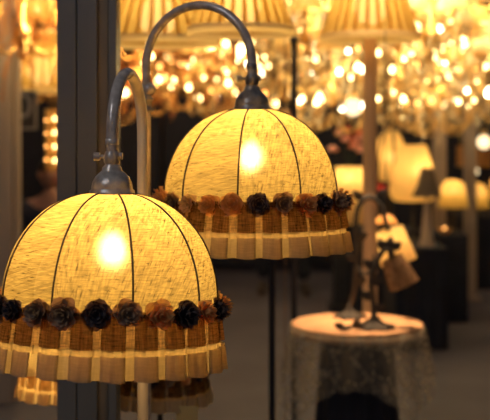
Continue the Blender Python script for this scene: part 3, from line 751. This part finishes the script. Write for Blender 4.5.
# big pear shaped lit shade
t = tlamp('large lit pear-shaped shade behind the grey cone lamp', 413, 8.38, .70, 1.12)
rows = []
g = G().lathe([(.095, .40), (.105, .37), (.135, .26), (.165, .13), (.172, .06), (.155, .01), (.13, -.01)], 40, (0, 0, 0), False)
s = g.build('lamp_shade', M['parchment'], t); s.location = (0, 0, 1.005-.70)
G().ball((.04, -.02, 1.22-.70), .045, 10).build('bulb', M['bulb_plinth'], t)
# grey cone
t = tlamp('unlit grey cone lamp on the nearest plinth', 427, 8.08, .70, 1.1, 'greywood')
g = G().lathe([(.040, .205), (.052, .16), (.072, .08), (.105, .0)], 32, (0, 0, 0), False); s = g.build('lamp_shade', M['greyshade'], t); s.location = (0, 0, 1.046-.70)
G().lathe([(.06, 0), (.045, .05), (.03, .2), (.022, .3)], 16).build('body', M['greywood'], t)
# frilly lamps
def frilly(label, px_, Y, zb, zr, r):
    t = tlamp(label, px_, Y, zb, zr)
    g = make_dome(None, r, r*1.1, 6, .2, M['parchment'], nu=72, nv=14); s = g.build('lamp_shade', M['parchment'], t); s.location = (0, 0, zr - zb)
    rows = []; uvs = []
    for i in range(5):
        q = i/4; rows.append([((r*(1+.1*q) + .008*q*cos(j*pi/2))*cos(2*pi*j/64), (r*(1+.1*q) + .008*q*cos(j*pi/2))*sin(2*pi*j/64), -.11*q) for j in range(64)])
    G().grid(rows, True).build('ruffle', M['pleat'], s)
    G().ball((0, 0, zr - zb + .03), .03, 10).build('bulb', M['bulb_plinth'], t)
frilly('lit frilly lamp on the middle plinth, right of the first wooden upright', 453, 9.2, .69, 1.0, .105)
frilly('lit frilly lamp on the farthest plinth below the drum shade', 476, 10.95, .69, .87, .115)
frilly('lit frilly lamp on the plinth at the right edge', 503, 11.4, .69, .93, .13)
# drum lamp
t = tlamp('amber drum lamp on the farthest plinth', 474, 11.42, .69, 1.25)
g = G().lathe([(.17, .0), (.17, .205)], 40, (0, 0, 0), False); s = g.build('lamp_shade', M['amberdrum'], t); s.location = (0, 0, 1.14-.69)
G().lathe([(.172, -.004), (.175, .0), (.172, .008)], 40, (0, 0, 0), False).build('rim_trim', M['brass'], s)
G().ball((0, 0, 1.09-.69), .045, 12).build('bulb', M['globe'], t)
# candle bowl and fruit-like glass
def bowl(label, px_, Y, z, col='ambersolid'):
    t = thing('candle_bowl', label, 'candle bowl', (px(px_, Y), Y, z), 'small amber candle bowls')
    G().lathe([(.02, 0), (.045, .012), (.06, .04), (.056, .042), (.04, .016), (.0001, .010)], 20).build('bowl', M[col], t)
    G().ball((0, 0, .035), .014, 8).build('flame', M['candlea'], t)
bowl('amber candle bowl on the middle plinth left of its frilly lamp', 444.5, 9.12, .69)
bowl('amber candle bowl on the nearest plinth beside the grey lamp foot', 402, 7.98, .70)
# wooden uprights
for a, Y, lb in ((439.5, 9.75, 'tall pale wooden upright behind the grey cone lamp'), (470, 10.2, 'tall pale wooden upright behind the drum shade')):
    t = thing('wooden_upright', lb, 'post', (px(a, Y), Y, 0), 'pale wooden uprights')
    G().box(-.055, .055, -.03, .03, 0, 3.0).build('board', M['greywood'], t, False, .005)
    G().box(-.09, .09, -.09, .09, 0, .03).build('foot', M['greywood'], t, False, .004)
# flowers
def flowers(label, px_, Y, zb, zt, mats, n, spread, vase=True):
    rn = random.Random(n); t = thing('flower_vase', label, 'flowers', (px(px_, Y), Y, zb))
    G().lathe([(.04, 0), (.06, .05), (.05, .12), (.03, .16), (.04, .18)], 20, (0, 0, 0)).build('vase', M['black'], t)
    for k in range(n):
        dx, dy, dz = rn.uniform(-1, 1)*spread, rn.uniform(-.5, .5)*spread, rn.uniform(-1, .6)*spread
        p = Vector((dx, dy, zt - zb + dz)); r = rn.uniform(.028, .045)
        G().tube([(0, 0, .12), p], .003, 5).build('stalk', M['leaf'], t)
        g = G()
        for q in range(7):
            th = q*2*pi/7 + k
            g.ball((p.x + r*.55*cos(th), p.y + r*.55*sin(th), p.z + (r*.2 if q % 2 else 0)), r*.62, 6, .7)
        g.ball((p.x, p.y, p.z + r*.3), r*.6, 6)
        g.build('blossom', M[mats[k % len(mats)]], t)
t = thing('pedestal', 'tall dark pedestal carrying the pink flowers', 'pedestal', (px(345, 9.6), 9.6, 0))
G().box(-.13, .13, -.13, .13, 0, .06).build('foot', M['black'], t, False); G().box(-.10, .10, -.10, .10, .06, .98).build('shaft', M['black'], t, False); G().box(-.13, .13, -.13, .13, .98, 1.02).build('top', M['black'], t, False)
flowers('vase of pink and orange flowers left of the oak column', 347, 9.6, 1.02, 1.44, ['pinkpetal', 'orangepetal', 'pinkpetal'], 15, .13)
flowers('vase of red flowers right of the oak column', 380, 8.87, .74, 1.08, ['redpetal'], 8, .07)

# ------------------------------------------------------------------ people
def skinned(name, joints, edges, mat, parent, lev=2, root=0):
    me = bpy.data.meshes.new(name); me.from_pydata([j[0] for j in joints], edges, []); me.materials.append(mat)
    o = bpy.data.objects.new(name, me); C.objects.link(o); o.parent = parent
    sk = o.modifiers.new('skin', 'SKIN'); sk.use_smooth_shade = True
    if not me.skin_vertices: 
        bpy.context.view_layer.objects.active = o
        try: me.skin_vertices.new()
        except Exception: pass
    for i, j in enumerate(joints):
        r = j[1] if isinstance(j[1], tuple) else (j[1], j[1])
        me.skin_vertices[0].data[i].radius = r; me.skin_vertices[0].data[i].use_root = (i == root)
    s = o.modifiers.new('subsurf', 'SUBSURF'); s.levels = lev; s.render_levels = lev
    return o
def head(t, c, turn=0):
    # head with nose, eyes, ears and hair
    g = G(); rows = []
    n = 20
    for i in range(17):
        ph = pi*i/16; z = -cos(ph)*.115
        row = []
        for j in range(n):
            th = 2*pi*j/n; r = .078*max(.02, sin(ph)); fx = cos(th)*r; fy = sin(th)*r*1.18
            if fy < 0 and z < -.02: fx *= .86 + .1*(z+.115)/.1; fy *= .98
            if abs(cos(th)) < .2 and sin(th) < 0 and -.035 < z < .01: fy -= .018*(1 - abs(z+.018)/.03 if abs(z+.018) < .03 else 0)
            row.append((fx, fy, z))
        rows.append(row)
    g.grid(rows, True)
    for s in (-1, 1): g.ball((s*.078, .005, -.005), .022, 8, 1.3)
    h = g.build('head', M['skin'], t); h.location = c; h.rotation_euler.z = turn
    hr = G(); rows = []
    for i in range(10):
        ph = pi*(.44 + .56*i/9); z = -cos(ph)*.122
        rows.append([(cos(2*pi*j/n)*.086*max(.02, sin(ph)), .010 + sin(2*pi*j/n)*.086*1.15*max(.02, sin(ph)), z + .008 + (.035 if sin(2*pi*j/n) < -.2 and i < 4 else 0)) for j in range(n)])
    hr.grid(rows, True).build('hair', M['hair'], h)
    for s in (-1, 1): G().ball((s*.028, -.083, .004), .009, 8).build('eye', M['signtext'], h)
    G().tube([(-.02, -.083, -.052), (0, -.089, -.053), (.02, -.083, -.052)], .005, 6).build('mouth', M['redpetal'], h)
def hand(t, w_, d):
    """palm with four bent fingers and a thumb, from wrist w_ along d"""
    w_ = Vector(w_); d = Vector(d).normalized(); side = d.cross(Vector((1, 0, .1))).normalized(); nrm = d.cross(side)
    g = G(); g.tube([w_, w_ + d*.04, w_ + d*.085], [.022, .034, .034], 8)
    for k in range(4):
        b = w_ + d*.08 + side*(.024 - .016*k); L = (.062, .072, .067, .052)[k]
        g.tube([b, b + d*L*.5, b + d*L*.8 + nrm*L*.35, b + d*L*.85 + nrm*L*.7], [.009, .0085, .008, .006], 6)
    b = w_ + d*.03 + side*.028
    g.tube([b, b + d*.025 + side*.022, b + d*.055 + side*.026 + nrm*.012], [.011, .010, .007], 6)
    g.build('hand', M['skin'], t)
# walking person whose legs show below the second lamp
Yw = 10.6; x0 = px(281, Yw)
t = thing('person', 'person in dark trousers walking, legs visible below the second lamp', 'person', (x0, Yw, 0))
LL = [((0, 0, .93), (.15, .11)), ((-.09, 0, .86), .085), ((-.13, -.02, .50), .085), ((-.165, .04, .13), .07), ((.09, 0, .86), .095), ((.16, .02, .50), .085), ((.215, -.06, .12), .07)]
skinned('trousers', LL, [(0, 1), (1, 2), (2, 3), (0, 4), (4, 5), (5, 6)], M['navy'], t)
UP = [((0, 0, .92), (.15, .10)), ((0, 0, 1.15), (.15, .10)), ((0, .0, 1.38), (.17, .10)), ((0, -.01, 1.48), .06), ((0, -.015, 1.56), .052),
      ((-.19, 0, 1.40), .06), ((-.25, .04, 1.13), .045), ((-.24, -.06, .90), .033), ((.19, 0, 1.40), .06), ((.25, .02, 1.13), .045), ((.26, -.08, .90), .033)]
skinned('body', UP, [(0, 1), (1, 2), (2, 3), (3, 4), (2, 5), (5, 6), (6, 7), (2, 8), (8, 9), (9, 10)], M['skin'], t)
JK = [(j[0], tuple(q + .014 for q in (j[1] if isinstance(j[1], tuple) else (j[1], j[1])))) for j in UP if True]
JK = [JK[i] for i in (0, 1, 2, 5, 6, 7, 8, 9, 10)]
skinned('jacket', JK, [(0, 1), (1, 2), (2, 3), (3, 4), (4, 5), (2, 6), (6, 7), (7, 8)], M['navy'], t)
head(t, (0, -.02, 1.66)); hand(t, (-.24, -.065, .87), (0, -.1, -1)); hand(t, (.26, -.085, .87), (0, -.1, -1))
M['shoe'] = solid('brown_leather', (.07, .05, .035), .5)
for s, (fx, fy) in ((-1, (-.165, .04)), (1, (.215, -.06))):
    G().tube(smooth([(fx, fy + .06, .045), (fx, fy + .03, .06), (fx + .01*s, fy - .06, .05), (fx + .02*s, fy - .15, .035), (fx + .02*s, fy - .20, .03)], 3), [.034, .042, .045, .045, .044, .044, .043, .042, .041, .038, .034, .03, .022], 10).build('shoe', M['shoe'], t)
# seated person at far left in navy jacket
Ys = 8.6; xs = px(51, Ys)
t = thing('person', 'seated person in a navy jacket behind the front lamp shade', 'person', (xs, Ys, 0))
UP = [((0, .02, .52), (.13, .10)), ((0, .03, .72), (.15, .10)), ((0, .0, .93), (.19, .10)), ((0, -.01, 1.02), .06), ((0, -.015, 1.09), .052),
      ((-.20, 0, .94), .06), ((-.25, -.03, .70), .045), ((-.14, -.24, .60), .033), ((.20, 0, .94), .06), ((.25, -.03, .70), .045), ((.14, -.24, .60), .033)]
E = [(0, 1), (1, 2), (2, 3), (3, 4), (2, 5), (5, 6), (6, 7), (2, 8), (8, 9), (9, 10)]
skinned('body', UP, E, M['skin'], t)
JK = [(j[0], tuple(q + .016 for q in (j[1] if isinstance(j[1], tuple) else (j[1], j[1])))) for j in UP]
JK = [JK[i] for i in (0, 1, 2, 5, 6, 7, 8, 9, 10)]
M['navyjacket'] = solid('navy_jacket', (.025, .026, .05), .8)
skinned('jacket', JK, [(0, 1), (1, 2), (2, 3), (3, 4), (4, 5), (2, 6), (6, 7), (7, 8)], M['navyjacket'], t)
skinned('trousers', [((0, .02, .50), (.15, .10)), ((-.09, -.02, .50), .085), ((-.11, -.42, .50), .065), ((-.11, -.40, .13), .05), ((.09, -.02, .50), .085), ((.11, -.42, .50), .065), ((.11, -.40, .13), .05)],
    [(0, 1), (1, 2), (2, 3), (0, 4), (4, 5), (5, 6)], M['navy'], t)
head(t, (0, -.02, 1.185), .5); hand(t, (-.13, -.26, .59), (.2, -1, 0)); hand(t, (.13, -.26, .59), (-.2, -1, 0))
for s in (-.11, .11):
    G().tube([(s, -.34, .045), (s, -.42, .05), (s, -.52, .04), (s, -.58, .03)], [.034, .044, .042, .025], 10).build('shoe', M['shoe'], t)
t = thing('stool', 'round black stool under the seated person', 'stool', (xs, Ys + .03, 0))
G().lathe([(.0001, .375), (.16, .375), (.17, .385), (.17, .40), (.16, .41), (.0001, .41)], 28).build('seat', M['black'], t)
for k in range(4):
    th = pi/4 + k*pi/2; G().tube([(.11*cos(th), .11*sin(th), .38), (.16*cos(th), .16*sin(th), 0)], .012, 8).build('leg', M['black'], t)
